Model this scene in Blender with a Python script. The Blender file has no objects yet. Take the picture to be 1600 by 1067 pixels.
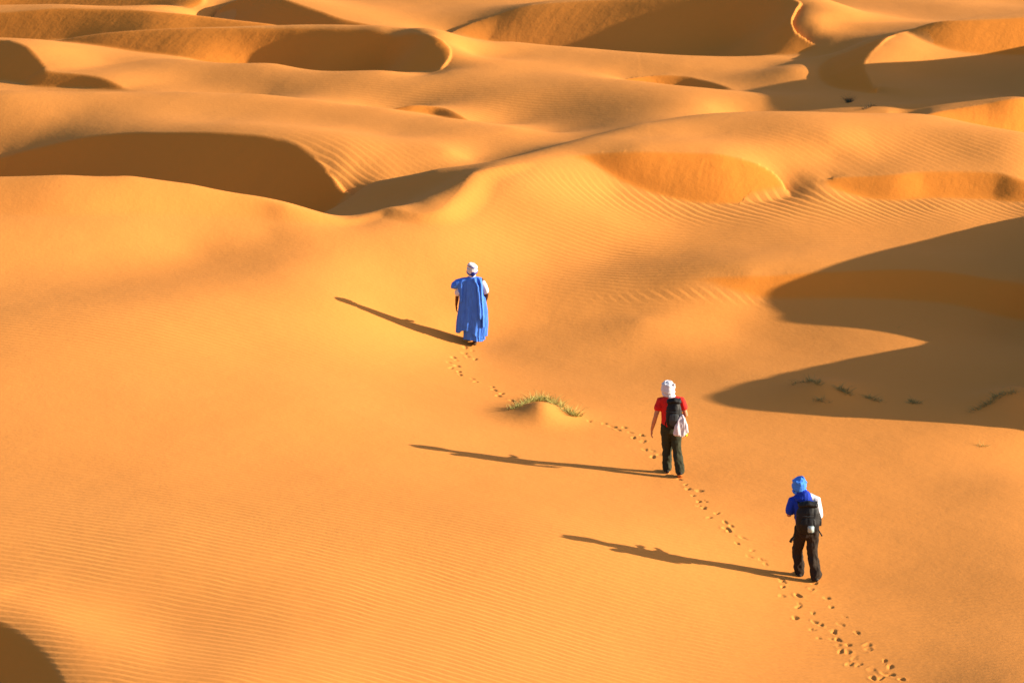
import bpy, bmesh, math, random
import numpy as np
from mathutils import Vector, Matrix
R = math.radians
random.seed(7); rng = np.random.default_rng(7)
scene = bpy.context.scene
col = scene.collection

# ------------------------------------------------------------------ camera
CAM_H, PITCH, FPX = 19.6, R(13.8), 6000.0          # metres, down-tilt, focal length in pixels of a 1600 wide frame
cam = bpy.data.objects.new('camera', bpy.data.cameras.new('camera'))
cam.data.sensor_width = 36.0; cam.data.lens = 36.0 * FPX / 1600.0
cam.data.clip_start = 0.5; cam.data.clip_end = 6000
cam.data.dof.use_dof = True; cam.data.dof.focus_distance = 72.0; cam.data.dof.aperture_fstop = 3.2
cam.location = (0, 0, CAM_H); cam.rotation_euler = (R(90) - PITCH, 0, 0)
col.objects.link(cam); scene.camera = cam

# ------------------------------------------------------------------ light
SUN_EL, SUN_AZ = R(15.5), R(4)                      # from the right, a touch from behind the camera
world = bpy.data.worlds.new('World'); scene.world = world; world.use_nodes = True
nt = world.node_tree; nt.nodes.clear()
sky = nt.nodes.new('ShaderNodeTexSky'); sky.sky_type = 'NISHITA'; sky.sun_disc = False
sky.sun_elevation = SUN_EL; sky.sun_rotation = R(90) + SUN_AZ
sky.dust_density = 1.6; sky.air_density = 1.0; sky.ozone_density = 1.5
bg = nt.nodes.new('ShaderNodeBackground'); bg.inputs['Strength'].default_value = 0.075
wo = nt.nodes.new('ShaderNodeOutputWorld')
nt.links.new(sky.outputs[0], bg.inputs[0]); nt.links.new(bg.outputs[0], wo.inputs[0])
sd = bpy.data.lights.new('sun', 'SUN'); sd.energy = 4.6; sd.angle = R(0.5); sd.color = (1.0, 0.86, 0.66)
sun = bpy.data.objects.new('sun', sd); col.objects.link(sun)
L_DIR = Vector((math.cos(SUN_EL)*math.cos(SUN_AZ), -math.cos(SUN_EL)*math.sin(SUN_AZ), math.sin(SUN_EL)))
sun.rotation_euler = L_DIR.to_track_quat('Z', 'Y').to_euler()
vs = scene.view_settings
vs.view_transform = 'Standard'; vs.look = 'None'; vs.gamma = 1.0; vs.use_curve_mapping = False
vs.exposure = 1.42

# ------------------------------------------------------------------ terrain: surveyed spots
CP, SP = math.cos(PITCH), math.sin(PITCH)
def spot(px, py, h):
    """ground position of a surveyed spot seen in that direction and lying at height h"""
    X = (px - 800.0)/FPX; Y = (533.5 - py)/FPX
    dy = CP + Y*SP; dz = -SP + Y*CP
    t = (h - CAM_H)/dz
    return (t*X, t*dy, h)
def spot_d(px, py, d):
    X = (px - 800.0)/FPX; Y = (533.5 - py)/FPX
    dy = CP + Y*SP; dz = -SP + Y*CP
    t = d/dy
    return (t*X, d, CAM_H + t*dz)

controls = []                                        # x, y, h, weight
def ctl(pts, w=1.0):
    for p in pts: controls.append((*p, w))
def H(l, w=1.0): ctl([spot(*p) for p in l], w)
def D(l, w=1.0): ctl([spot_d(*p) for p in l], w)
def UD(l, w=1.0): ctl([((a-800)/FPX/CP*d, d, h) for a, d, h in l], w)
def XY(l, w=1.0): ctl(l, w)
slips = []                                           # crest curves with a slip face on their right-hand side
def slip(pts, amp, L=3.0, ang=32.0, soft=.06, rnd=.14, use=True, w=1.0, mask=1.0):
    """pts: (x, y, h) along the crest, amp: drop of the slip face at each"""
    slips.append((np.array(pts, float), np.array(amp, float), L, math.tan(R(ang)), soft, rnd, mask))
    if use: ctl(pts, w)
def sp_d(l): return [spot_d(a, b, c) for a, b, c, *_ in l], [e[3] for e in l]
def sp_h(l): return [spot(a, b, c) for a, b, c, *_ in l], [e[3] for e in l]

# near crest: the big left dune, its saddle, and the slip face on the right
slip(*sp_h([(-250,292,2.45,.7),(-120,282,2.55,.75),(0,277,2.6,.8),(100,274,2.64,.8),(200,276,2.58,.7),(300,288,2.42,.5),(400,307,2.16,.33),(450,320,2.02,.25),
  (500,334,1.82,.2),(540,342,1.67,.18),(580,332,1.68,.18),(608,324,1.77,.2),(640,331,1.74,.2),(665,332,1.74,.2),(690,323,1.8,.24),(715,297,1.97,.3),
  (730,275,2.11,.3),(745,267,2.17,.26),(800,256,2.2,.15),(840,250,2.18,.0)]), L=2.0, ang=28, soft=.1, mask=.15, rnd=.25)
slip(*sp_h([(820,253,2.18,.0),(870,246,2.18,.05),(920,239,2.22,.15),(1000,235,2.3,.5),(1100,238,2.25,.85),(1150,245,2.15,.8),
  (1190,258,1.97,.6),(1215,275,1.75,.3),(1232,300,1.45,.0)]), L=2.0, soft=.07)
# slip face further right
slip(*sp_h([(1280,281,1.68,.0),(1320,275,1.75,.3),(1390,272,1.8,.48),(1450,267,1.84,.5),(1550,268,1.84,.5),(1600,281,1.72,.4),(1680,300,1.5,.1)]), L=2.0, soft=.1)
# low slip face in the bowl
slip(*sp_h([(1060,440,.75,.0),(1100,432,.84,.08),(1170,428,.9,.2),(1250,425,.92,.32),(1340,421,.95,.4),(1420,420,.97,.45),(1500,426,.95,.45),(1600,440,.9,.4),(1720,450,.85,.3),(1900,460,.8,.0)]), L=2.0, ang=28, soft=.15, rnd=.3)
# second dune (dark slip face left)
slip(*sp_d([(-150,262,96.9,.3),(0,245,96.9,.6),(50,232,96.8,.8),(130,214,96.5,1.05),(200,207,96.0,1.2),(260,206,95.3,1.3),(330,206,94.6,1.35),(400,210,93.9,1.3),(440,217,93.4,1.2),
  (470,228,92.9,1.15),(495,247,92.3,.95),(510,262,91.9,.75),(525,280,91.5,.5),(540,297,91.2,.2),(550,308,91.0,.0)]), L=3.0)
# left dune with dark nose
slip(*sp_d([(-150,74,113,1.0),(0,62,110.2,1.0),(20,64,109.6,1.0),(45,73,108.7,.9),(60,87,107.9,.7),(72,102,107.1,.5),(78,111,106.6,.42),(130,116,106.0,.35),(170,124,105.3,.25),(212,142,104.3,.0)]), L=3.0)
# far slip faces
slip(*sp_d([(-120,22,116.8,.8),(0,19,116.1,.8),(100,13,115.7,.85),(190,15,115.0,.8),(260,20,114.3,.72),(320,26,113.8,.55),(400,36,112.9,.3),(460,42,112.2,.0)]), L=2.5)
slip(*sp_d([(75,65,113.6,.0),(140,55,113.2,.3),(200,49,112.8,.55),(300,44,112.2,.85),(400,43,111.6,1.05),(460,43,111.2,1.15),(520,44,110.7,1.25),(590,46,110.0,1.3),(640,50,109.2,1.25),(675,55,108.3,1.1),
  (695,65,107.6,.85),(705,78,106.9,.6),(702,92,106.3,.35),(690,106,105.8,.12),(665,118,105.2,.0)]), L=2.2, rnd=.3)
slip(*sp_d([(335,24,118.4,.0),(350,8,118.9,.5),(385,-5,118.8,.9),(420,-6,118.1,1.1),(450,0,117.1,1.1),(500,17,115.7,.9),(545,32,114.6,.6),(600,42,113.8,.3),(680,48,113.2,.0)]), L=2.5)
slip(*sp_d([(-50,-2,123,.3),(50,-8,122.8,.6),(150,-14,122.2,.8),(250,-12,121,.8),(310,-4,119.7,.6),(318,4,119.1,.35),(290,13,118.5,.0)]), L=3.0)
slip(*sp_d([(700,52,114.2,.0),(740,35,114.9,.5),(790,18,115.2,.8),(830,8,115.2,1.0),(900,2,115,1.2),(960,-1,114.7,1.35),(1050,-6,114.0,1.5),(1150,-10,113.0,1.7),(1215,-8,111.9,1.7),(1250,2,110.9,1.4),
  (1244,15,110.2,1.05),(1238,30,109.5,.7),(1242,46,109,.42),(1258,60,108.6,.2),(1290,72,108,.0)]), L=2.5, rnd=.5, mask=.8)
slip(*sp_d([(590,172,100.3,.0),(640,165,100.6,.25),(690,168,100.4,.28),(720,180,99.5,.2),(747,193,98.7,.0)]), L=2.0)
slip(*sp_d([(965,123,104.6,.0),(1020,118,105,.4),(1070,119,104.8,.45),(1100,125,104.2,.35),(1130,133,103.3,.2),(1158,142,102.2,.0)]), L=3.0)
slip(*sp_d([(1432,181,96.0,.0),(1480,172,96.5,.4),(1540,162,96.8,.7),(1600,153,97,.9),(1700,140,97.5,.9)]), L=3.0)
# orange nose top right (lit slip face) and the shaded flank on its left
slip(*sp_h([(1410,50,2.42,.0),(1440,41,2.5,.35),(1500,32,2.72,.75),(1600,27,2.8,.85),(1750,18,2.9,.9)]), L=3.0)
# corner crest, bottom left
slip([spot(-60,955,1.18),spot(0,968,1.17),spot(40,990,1.15),(spot(75,1020,1.12)),spot(100,1055,1.08),spot(112,1090,1.02),spot(115,1130,.96)], [.7,.7,.65,.6,.55,.5,.45], L=1.6, ang=36, rnd=.3)
# dunes standing right of the view: they throw the long shadows
slip([(13.5,88.5,1.5),(14.2,86.4,2.0),(14.6,84.5,2.55),(14.8,82.8,2.98),(14.8,81.3,3.1),(14.6,80.4,2.75),(14.2,79.5,2.0),(14.0,78.5,1.68),(14.2,77.3,2.1),(14.5,76,2.6),(14.6,74.9,2.86),(14.5,73.9,2.82),(14.3,73.2,2.4),(14.1,72.75,1.7),(13.8,72.4,1.0),(13.5,71.8,.3)],
     [.0,.9,1.7,2.4,2.8,2.5,1.8,1.5,1.9,2.4,2.7,2.6,2.2,1.5,.8,.0], L=4.0, soft=.45, mask=0)
slip([(19.5,107.5,3.0),(19,105,3.5),(18.6,103.2,4.1),(18.2,101.7,4.7),(18,99.8,4.85),(18,98.3,4.65),(18,97.3,4.1),(18,96.6,3.2),(18,95.8,2.3),(18,94.6,1.6)], [.6,1.6,2.2,2.8,3.0,2.9,2.5,1.7,.9,.0], L=4.0, soft=.3, mask=0)

# smooth surfaces ---------------------------------------------------
# dark flank between the near crest and the ridge behind it
D([(510,324,91),(560,300,90.5),(560,320,88.6),(600,310,88.6),(640,300,88.3),(680,290,88.0),(705,283,87.6),(620,278,89.6),(680,266,89.0),(745,261,88.4),(800,246,89.4),(850,233,90.2),(920,216,91),(1000,195,92.5),(1100,180,93.5),(1200,174,94),(1280,175,94),(1400,182,93.5),(1500,197,92.6),(1600,213,91.6)])
H([(1000,215,2.33),(1100,212,2.3),(1200,205,2.36),(1200,235,2.15),(1300,215,2.3),(1400,207,2.28),(1500,207,2.28),(1260,262,1.85),(1300,245,1.98),(1400,240,2.0),(1500,240,2.02),(1580,240,2.05)])
# behind the ridge
XY([(6,98.5,1.35),(10,97,1.35),(13,95.5,1.4),(-1,93,1.4)])
# left dune: foot of the slip face, rippled apron
UD([(420,83.5,1.64),(420,82.5,1.43),(-120,85.8,1.7),(0,85.9,1.75),(100,85.7,1.8),(200,85.7,1.75),(300,86,1.65),(400,86.2,1.5),(450,86.3,1.42),(500,86.3,1.32),(540,86.2,1.25),(580,86.9,1.28),(612,87.2,1.33),(690,90.4,1.5),(745,90.4,1.6),(640,91,1.1),(600,112.2,1.3),(650,111.6,1.3),(700,110.8,1.35)])
H([(-150,440,1.42),(0,425,1.4),(150,408,1.42),(300,388,1.44),(0,500,1.33),(150,480,1.32),(300,460,1.27),(450,420,1.3),(-150,560,1.3),(0,570,1.27),(150,560,1.18),(300,590,.95),(480,620,.68),(650,645,.36)])
H([(520,465,.98),(570,492,.7),(640,518,.34),(690,530,.14),(740,538,0.0),(820,540,.0),(520,545,.62),(400,540,.85)])
UD([(600,80,.66),(680,80,.36),(850,81,.25),(950,81,.29),(520,82,1.32),(600,82,1.06),(680,82,.8),(680,83.2,1.2),(760,82,.6),(850,82,.5),(900,82,.52),(900,81,.27),(1000,81,.33),(950,82.5,.66),(600,84,1.56),(640,84,1.5),(760,84.2,1.18),(850,84.2,.9),(950,84.5,.85),
  (790,86,1.62),(860,86,1.46),(950,86,1.25),(880,88,1.86)])
# bench below the right slip face, bowl
H([(960,298,1.56),(1060,313,1.36),(1150,313,1.36),(1230,307,1.38),(1350,314,1.34),(1480,317,1.32),(1600,320,1.3)])
H([(1060,345,1.15),(1200,345,1.2),(1350,345,1.2),(1500,345,1.22),(1600,350,1.22),(1060,395,.9),(1200,385,1.02),(1350,380,1.05),(1500,385,1.05)])
H([(1060,455,.55),(1180,464,.5),(1320,478,.42),(1430,489,.36),(1500,493,.34),(1600,485,.4),(1000,500,.3),(1150,510,.12),(1300,510,.2),(1430,520,.22),(1000,560,-.05),(1150,580,-.02),(1300,570,.06),(1450,560,.14),(1150,640,-.06),(1300,620,.02),(1450,620,.06),(1600,600,.15),(1600,660,.0),(1400,665,-.03)])
# valley floor and foreground
H([(850,640,.1),(1050,742,0),(1265,905,0),(1000,660,.0),(1250,740,-.02),(1450,760,-.02),(1600,760,0),(1600,900,.1),(1600,1067,.28),(1440,960,.0),(1440,1067,.1),(1250,1067,.1),(1050,1067,.26),(1050,870,.34),(890,836,.62),(850,740,.22),(850,920,.56),(850,1067,.55),
   (640,720,.5),(640,900,.8),(600,1067,.82),(400,720,.8),(400,900,1.02),(350,1067,1.08),(200,720,.98),(200,900,1.1),(200,1020,1.12),(150,660,1.02),(0,660,1.12),(0,780,1.13),(0,900,1.16),(70,905,1.14),(110,960,1.14),(170,1040,1.13),(-200,750,1.15),(-200,900,1.15),(400,650,.8)])
XY([(-4,46,.5),(0,46,.4),(4,46,0),(9,50,-.2),(13,56,-.3),(14,64,-.1),(15,69,0),(-14,60,1.2),(-16,75,1.3),(-18,90,1.4),(17,86,1.0),(19,78,.3),(20,92,1.2)], .5)
# behind the left dune
XY([(-14,91,.5),(-10,91.5,.45),(-7,91,.45)])
# top of the second dune
D([(-150,152,101),(0,150,100),(150,144,100.8),(300,145,100.6),(400,148,100.4),(500,158,99.7),(600,170,98.7),(700,185,97.3),(800,200,96),(910,218,94.3)])
D([(0,200,98.2),(100,180,98.7),(300,180,98.1),(480,190,97.0),(600,210,95.2),(700,235,93.0),(600,260,92.0),(800,225,94.2),(580,285,90.5)])
XY([(-12,103.5,1.0),(-7,103.5,1.0),(-3,101.2,1.05),(0,99.3,1.1)])
# third belt
D([(300,125,105.7),(450,130,104.5),(160,94,108.6),(215,92,108.9),(300,94,108.3),(430,100,107.4),(545,112,106),(600,111,105.2),(700,111,105),(800,113,104.5),(900,120,103.5),(1000,127,102.5),(1100,138,101.3),(1200,152,100),(1300,165,98.8),(1390,177,97.4),(1430,181,96.9)])
D([(640,140,103),(800,150,101.5),(800,195,98.4),(860,207,97.4),(950,170,99.3),(1000,185,97.5),(1100,165,98.8)])
D([(300,93,110.2),(390,96,110.4),(450,100,110.0),(600,100,109),(800,65,110),(900,76,109),(1000,84,108),(1100,88,107.5),(1200,88,107.5),(1295,87,107.4),(740,85,107.8),(800,95,106.7),(900,100,106.5),(1050,105,105.8),(1200,105,105.6)])
D([(0,62,114.9),(60,64,114.4),(0,8,117.8),(80,7,117.5),(170,12,116.9),(260,17,116.2),(650,20,116.8),(600,5,119),(750,10,117.5),(700,40,114.2)])
# right, far
D([(1155,143,101.5),(1240,108,104),(1295,88,105.5),(1340,70,106.5),(1400,50,107.5)])
slip(*sp_h([(1440,41,2.5,.0),(1400,55,2.4,.3),(1375,72,2.3,.9),(1357,92,2.12,.8),(1355,108,1.98,.6),(1368,135,1.78,.2)]), L=1.5, soft=.1)
H([(1250,145,1.55),(1320,150,1.62),(1400,160,1.68),(1480,90,2.0),(1560,90,1.95),(1500,140,1.75),(1600,120,1.85),(1600,60,2.2)])
D([(1275,20,109.9),(1275,42,109.05),(1300,30,109.6),(1350,20,111),(1350,45,109),(1300,62,108.3),(1400,30,110.5),(1150,60,111.3),(1050,60,112.1),(1500,8,115),(1400,5,116),(1600,5,116.5)])
XY([(1,111.6,1.0),(5,110.6,.85),(3.5,112,1.0),(-14,120,1.0),(-7,124,1.2),(2,122,1.6),(10,122,1.8),(18,122,2.0),(-18,112,1.0),(-22,118,1.2),(-18,105,1.0),(24,112,2.2),(24,100,1.8),(0,132,1.6),(-12,132,1.4),(12,132,1.8)], .5)

# ------------------------------------------------------------------ terrain: solve
def catmull(P, step):
    P = np.asarray(P, float); out = []
    Q = np.vstack([2*P[0]-P[1], P, 2*P[-1]-P[-2]])
    for i in range(1, len(Q)-2):
        a, b, c, d = Q[i-1], Q[i], Q[i+1], Q[i+2]
        n = max(2, int(np.linalg.norm((c-b)[:2])/step))
        for k in range(n):
            t = k/n
            out.append(.5*((2*b)+(c-a)*t+(2*a-5*b+4*c-d)*t*t+(3*b-3*c+d-a)*t**3))
    out.append(P[-1]); return np.array(out)
SL = []
def sstep(a, b, v): t = np.clip((v-a)/(b-a), 0, 1); return t*t*(3-2*t)
for pts, amp, L, tn, kk, rnd, mk in slips:
    q = catmull(np.column_stack([pts[:, :2], amp]), .07)
    q[:, 2] = np.maximum(q[:, 2], 0)
    tg = np.gradient(q[:, :2], axis=0); tg /= np.linalg.norm(tg, axis=1)[:, None] + 1e-9
    s = np.concatenate([[0], np.cumsum(np.linalg.norm(np.diff(q[:, :2], axis=0), axis=1))])
    SL.append((q.astype(np.float32), tg.astype(np.float32), s.astype(np.float32), L, tn, kk, rnd, mk))
def slip_field(x, y):
    """summed relief of all slip faces; also the slip mask and a coordinate along the crest"""
    x = np.asarray(x, np.float32).ravel(); y = np.asarray(y, np.float32).ravel()
    J = np.zeros(x.shape, np.float32); M = np.zeros_like(J); S = np.zeros_like(J); Q = np.zeros_like(J)
    for k, (q, tg, s, L, tn, kk, rnd, mk) in enumerate(SL):
        r = max(2.4*L, q[:, 2].max()/tn + .6)
        idx = np.nonzero((x > q[:, 0].min()-r) & (x < q[:, 0].max()+r) & (y > q[:, 1].min()-r) & (y < q[:, 1].max()+r))[0]
        for c in range(0, len(idx), 30000):
            ii = idx[c:c+30000]
            dx = x[ii][:, None]-q[None, :, 0]; dy = y[ii][:, None]-q[None, :, 1]
            d2 = dx*dx+dy*dy; n = d2.argmin(1)
            px_, py_ = x[ii], y[ii]; best = np.full(len(ii), 1e9, np.float32); a = np.zeros_like(best); cr = np.zeros_like(best); sv = np.zeros_like(best)
            for i0 in (np.maximum(n-1, 0), np.minimum(n, len(q)-2)):      # exact foot on the two segments that meet at the nearest knot
                ax, ay = q[i0, 0], q[i0, 1]; ex, ey = q[i0+1, 0]-ax, q[i0+1, 1]-ay
                t = np.clip(((px_-ax)*ex+(py_-ay)*ey)/(ex*ex+ey*ey+1e-9), 0, 1)
                fx, fy = px_-ax-t*ex, py_-ay-t*ey; dd = fx*fx+fy*fy; w = dd < best
                best = np.where(w, dd, best); a = np.where(w, q[i0, 2]*(1-t)+q[i0+1, 2]*t, a); sv = np.where(w, s[i0]*(1-t)+s[i0+1]*t, sv)
                tx, ty = tg[i0, 0]*(1-t)+tg[i0+1, 0]*t, tg[i0, 1]*(1-t)+tg[i0+1, 1]*t
                cr = np.where(w, tx*fy-ty*fx, cr)
            dist = np.sqrt(best); lee = cr <= 0
            cone = np.maximum((q[None, :, 2]-tn*(np.sqrt(d2+rnd*rnd)-rnd)).max(1), a-tn*(np.sqrt(best+rnd*rnd)-rnd))
            f = lambda c_: np.where(c_ > 2*kk, c_-kk, np.maximum(c_, 0)**2/(4*kk))
            sg = .3*dist+.18
            wt = np.exp(np.maximum(-(d2-best[:, None])/(2*sg*sg)[:, None], -40)); aw = (wt*q[None, :, 2]).sum(1)/wt.sum(1)*(1-sstep(.04, .3, dist)*(1-sstep(0, .92, cr/(dist+1e-3))))
            J[ii] += np.where(lee, f(cone), f(aw)*np.exp(-(dist/L)**2))
            m = np.where(lee, np.clip(cone/.22, 0, 1)*np.clip((a-.1)/.5, 0, 1)*sstep(0, .3, dist)*mk, 0)
            Q[ii] = np.maximum(Q[ii], np.where(lee, np.clip((cone-.02)/.07, 0, 1)*np.clip((a-.03)/.1, 0, 1)*sstep(.0, .12, dist)*mk, 0))
            M[ii] = np.maximum(M[ii], m); S[ii] = np.where(m > .05, sv+17*k, S[ii])
    return J, M, S, Q
C = np.array(controls)
keep = []                                             # drop near-duplicates
for i in range(len(C)):
    if all((C[i, 0]-C[j, 0])**2+(C[i, 1]-C[j, 1])**2 > .12**2 for j in keep): keep.append(i)
C = C[keep]
def U(r2): return np.where(r2 > 1e-12, .5*r2*np.log(np.maximum(r2, 1e-12)), 0)
N = len(C); jx, _, _, _ = slip_field(C[:, 0], C[:, 1])
Pm = np.column_stack([np.ones(N), C[:, 0]/10, (C[:, 1]-85)/10])
K = U((C[:, None, 0]-C[None, :, 0])**2+(C[:, None, 1]-C[None, :, 1])**2)+np.diag(.05/C[:, 3])
A = np.zeros((N+3, N+3)); A[:N, :N] = K; A[:N, N:] = Pm; A[N:, :N] = Pm.T
sol = np.linalg.solve(A, np.concatenate([C[:, 2]-jx, np.zeros(3)]))
def tps(x, y):
    x = np.asarray(x, float).ravel(); y = np.asarray(y, float).ravel(); z = np.empty(len(x))
    for c in range(0, len(x), 20000):
        a, b = x[c:c+20000], y[c:c+20000]
        z[c:c+20000] = U((a[:, None]-C[None, :, 0])**2+(b[:, None]-C[None, :, 1])**2) @ sol[:N] + sol[N]+sol[N+1]*a/10+sol[N+2]*(b-85)/10
    return z
wv = [(random.uniform(.03, .16), random.uniform(-.9, .9), random.uniform(0, 6.28)) for _ in range(14)]
def far_dunes(x, y):
    z = np.zeros(np.shape(x)); w = 0
    for f, a, p in wv:
        u = (x*math.sin(a)+y*math.cos(a))*f+p+.7*np.sin(x*.021+p*3)
        z = z+(np.abs(np.sin(u*.5))*-1.2+.7)/(f*30+.4); w += 1
    return .9+z*.42
MOUNDS = []                                           # x, y, height, half-widths: sand caught by the plants
def mound(px, py, h0, h, sx, sy): g = spot(px, py, h0); MOUNDS.append((g[0], g[1], h, sx, sy))
mound(846,650,.12,.26,.55,.75); mound(1286,612,.05,.22,.8,.9); mound(1585,630,.08,.32,.75,.8)
def base_height(x, y):
    """smooth part of the ground away from the slip faces"""
    u = x/np.maximum(y, 1)
    z = np.clip(tps(x, y).reshape(np.shape(x)), -4, 6)
    wgt = sstep(.19, .30, np.abs(u))
    wgt = np.maximum(wgt, sstep(126, 140, y)); wgt = np.maximum(wgt, 1-sstep(34, 46, y))
    f = far_dunes(x, y)
    z = z*(1-wgt)+f*wgt
    for mx, my, mh, sx, sy in MOUNDS: z = z+mh*np.exp(-np.abs((x-mx)/sx)**1.7-((y-my)/sy)**2)
    near = 1-sstep(10, 34, np.hypot(x, y))            # the dune the photographer stands on
    return z*(1-near)+near*(CAM_H-1.7-.22*np.hypot(x, y))

# footprints: place, heading
FP = []
def feet(org, sc, pts): FP.extend((org[0]+a/sc, org[1]+b/sc) for a, b in pts)
feet((680,530), 9.7, [(565,175),(445,212),(490,265),(610,300),(275,278),(210,355),(330,325),(240,440),(335,408),(360,495),(380,540),(560,598),(615,645),(895,768),(1010,822),(960,858),(865,720),(455,115)])
feet((770,590), 10, [(30,190),(140,245),(90,287),(300,355)])
feet((0,0), 1, [(921,658),(945,662),(958,667),(966,672),(976,668),(985,676),(990,684),(1003,680),(1004,690),(1008,702),(1019,704),(1020,713),(1031,710)])
feet((1050,730), 6.275, [(70,115),(135,168),(155,210),(270,230),(205,277),(265,335),(335,335),(265,378),(310,393),(435,448),(372,490),(580,575),(520,535),(560,625),(530,598),(700,692),(640,742),(785,812),(760,870),(918,945),(875,900)])
feet((1200,890), 6.026, [(430,125),(410,178),(130,95),(140,158),(130,243),(280,240),(295,320),(280,350),(555,265),(598,350),(425,405),(258,448),(725,443),(450,495),(500,515),(412,560),(690,515),(620,577),(840,590),(480,640),(605,650),(660,655),(655,708),(760,705),(685,768),(755,770),(940,705),(940,747),(820,825),(775,885),(865,888),(1100,855),(1155,912),(980,940),(1165,983),(985,1018),(1065,1020),(1260,1030),(1110,980)])
FPW = []
def ground(x, y):
    x = np.asarray(x, float); y = np.asarray(y, float)
    return base_height(x, y)+slip_field(x, y)[0].reshape(x.shape)
def on_ground(px, py):
    """where the sight line through that spot meets the ground"""
    X = (px-800.0)/FPX; Y = (533.5-py)/FPX; dy = CP+Y*SP; dz = -SP+Y*CP
    lo, hi = 45.0, 135.0
    for n_ in (226, 41):
        yy = np.linspace(lo, hi, n_); t = yy/dy; xx = t*X; zz = CAM_H+t*dz
        g = ground(xx, yy); k = max(int(np.argmax(g >= zz)), 1); lo, hi = yy[k-1], yy[k]
    a0 = zz[k-1]-g[k-1]; a1 = zz[k]-g[k]; f = a0/(a0-a1) if a0 != a1 else 0
    y0 = yy[k-1]+f*(yy[k]-yy[k-1]); tt = y0/dy
    return (tt*X, y0, CAM_H+tt*dz)
for a, b in FP:
    g = on_ground(a, b); FPW.append((g[0], g[1], random.uniform(-.35, .35)))

def seg(a, b, st): return np.linspace(a, b, max(2, int(round(abs(b-a)/st))+1))[:-1]
def grow(a, b, s0, n):
    t = np.linspace(0, 1, n+1); k = 1.0
    lo, hi = .01, 12.0
    for _ in range(60):
        k = (lo+hi)/2
        if (b-a)*(math.exp(k/n)-1)/(math.exp(k)-1) > s0: lo = k
        else: hi = k
    return a+(b-a)*(np.exp(k*t)-1)/(math.exp(k)-1)
near_rows = 47-(grow(0, 45.5, .09, 70)[::-1])
ys = np.concatenate([near_rows[:-1], seg(47, 56, .07), seg(56, 81, .036), seg(81, 119, .068), seg(119, 128, .13), 128+grow(0, 900, .2, 90)])
uu = lambda px: (px-800)/FPX/CP
us_in = np.concatenate([seg(uu(-20), uu(680), 3/FPX), seg(uu(680), uu(1430), 2/FPX), seg(uu(1430), uu(1620), 3/FPX)])
gr = grow(0, 1.6, 5/FPX, 85)
us = np.concatenate([uu(-20)-gr[::-1][:-1], us_in, uu(1620)+gr])
NX, NY = len(us), len(ys)
XX = us[None, :]*np.maximum(ys[:, None], 8.0); YY = np.repeat(ys[:, None], NX, 1)
# smooth part on a coarse lattice, lifted with cubic weights
def cubic_matrix(xf, xc):
    """cubic Hermite lift from uneven knots xc to xf"""
    G = np.gradient(np.eye(len(xc)), xc, axis=0); i = np.clip(np.searchsorted(xc, xf, side='right')-1, 0, len(xc)-2)
    h = (xc[i+1]-xc[i]); f = ((xf-xc[i])/h)[:, None]; h = h[:, None]; E = np.eye(len(xc))
    return (2*f**3-3*f**2+1)*E[i]+(f**3-2*f**2+f)*h*G[i]+(-2*f**3+3*f**2)*E[i+1]+(f**3-f**2)*h*G[i+1]
nyc, nxc = NY//5, NX//5
ysc = np.interp(np.linspace(0, NY-1, nyc), np.arange(NY), ys); usc = np.interp(np.linspace(0, NX-1, nxc), np.arange(NX), us)
Xc = usc[None, :]*np.maximum(ysc[:, None], 8.0); Yc = np.repeat(ysc[:, None], nxc, 1)
Zc = base_height(Xc, Yc)
ZZ = cubic_matrix(ys, ysc) @ Zc @ cubic_matrix(us, usc).T
J, SLM, SLS, SLQ = slip_field(XX, YY)
ZZ = ZZ+J.reshape(ZZ.shape)
# faint long swells
ZZ += .006*np.sin(XX*1.7+.6*YY+np.sin(YY*.5)*1.3)*np.sin(YY*.9-.4*XX)*(YY < 130)
# press in the footprints
for k, (fx, fy, ja) in enumerate(FPW):
    j = min(range(len(FPW)), key=lambda q: abs(math.hypot(FPW[q][0]-fx, FPW[q][1]-fy)-2.5))
    hx, hy = FPW[j][0]-fx, FPW[j][1]-fy
    if hy < 0: hx, hy = -hx, -hy
    a = math.atan2(hy, hx)*.5+R(90)*.5+ja
    ca, sa = math.cos(a), math.sin(a)
    r0, r1 = np.searchsorted(ys, fy-.5), np.searchsorted(ys, fy+.5)
    xs = XX[r0:r1]; cidx = np.nonzero((np.abs(xs-fx) < .5).any(0))[0]; c0, c1 = cidx[0], cidx[-1]+1
    dx = XX[r0:r1, c0:c1]-fx; dy = YY[r0:r1, c0:c1]-fy
    bump = 0; sc_ = random.uniform(.62, 1.08); dep = random.uniform(.009, .027)
    for m_ in range(random.choice((1, 2, 2, 3))):
        ox, oy, tw = (random.uniform(-.05, .05), random.uniform(-.09, .09), random.uniform(-.5, .5)) if m_ else (0, 0, 0)
        c2, s2 = math.cos(a+tw), math.sin(a+tw); k2 = 1.0 if m_ == 0 else random.uniform(.35, .75)
        p = ((dx-ox)*c2+(dy-oy)*s2)/(.105*sc_*k2); q = (-(dx-ox)*s2+(dy-oy)*c2)/(.050*sc_*k2)
        th = np.arctan2(q, p); rr = np.sqrt(p*p+q*q)*(1+.16*np.sin(2*th+k*1.7)+.12*np.sin(3*th+k*.9+m_))
        bump = np.minimum(bump, -dep*k2*np.clip(1.3-rr**1.8, 0, 1))+.004*np.exp(-((rr-1.4)/.4)**2)*(1+.7*np.sin(th*2+k))
    ZZ[r0:r1, c0:c1] += bump

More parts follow.
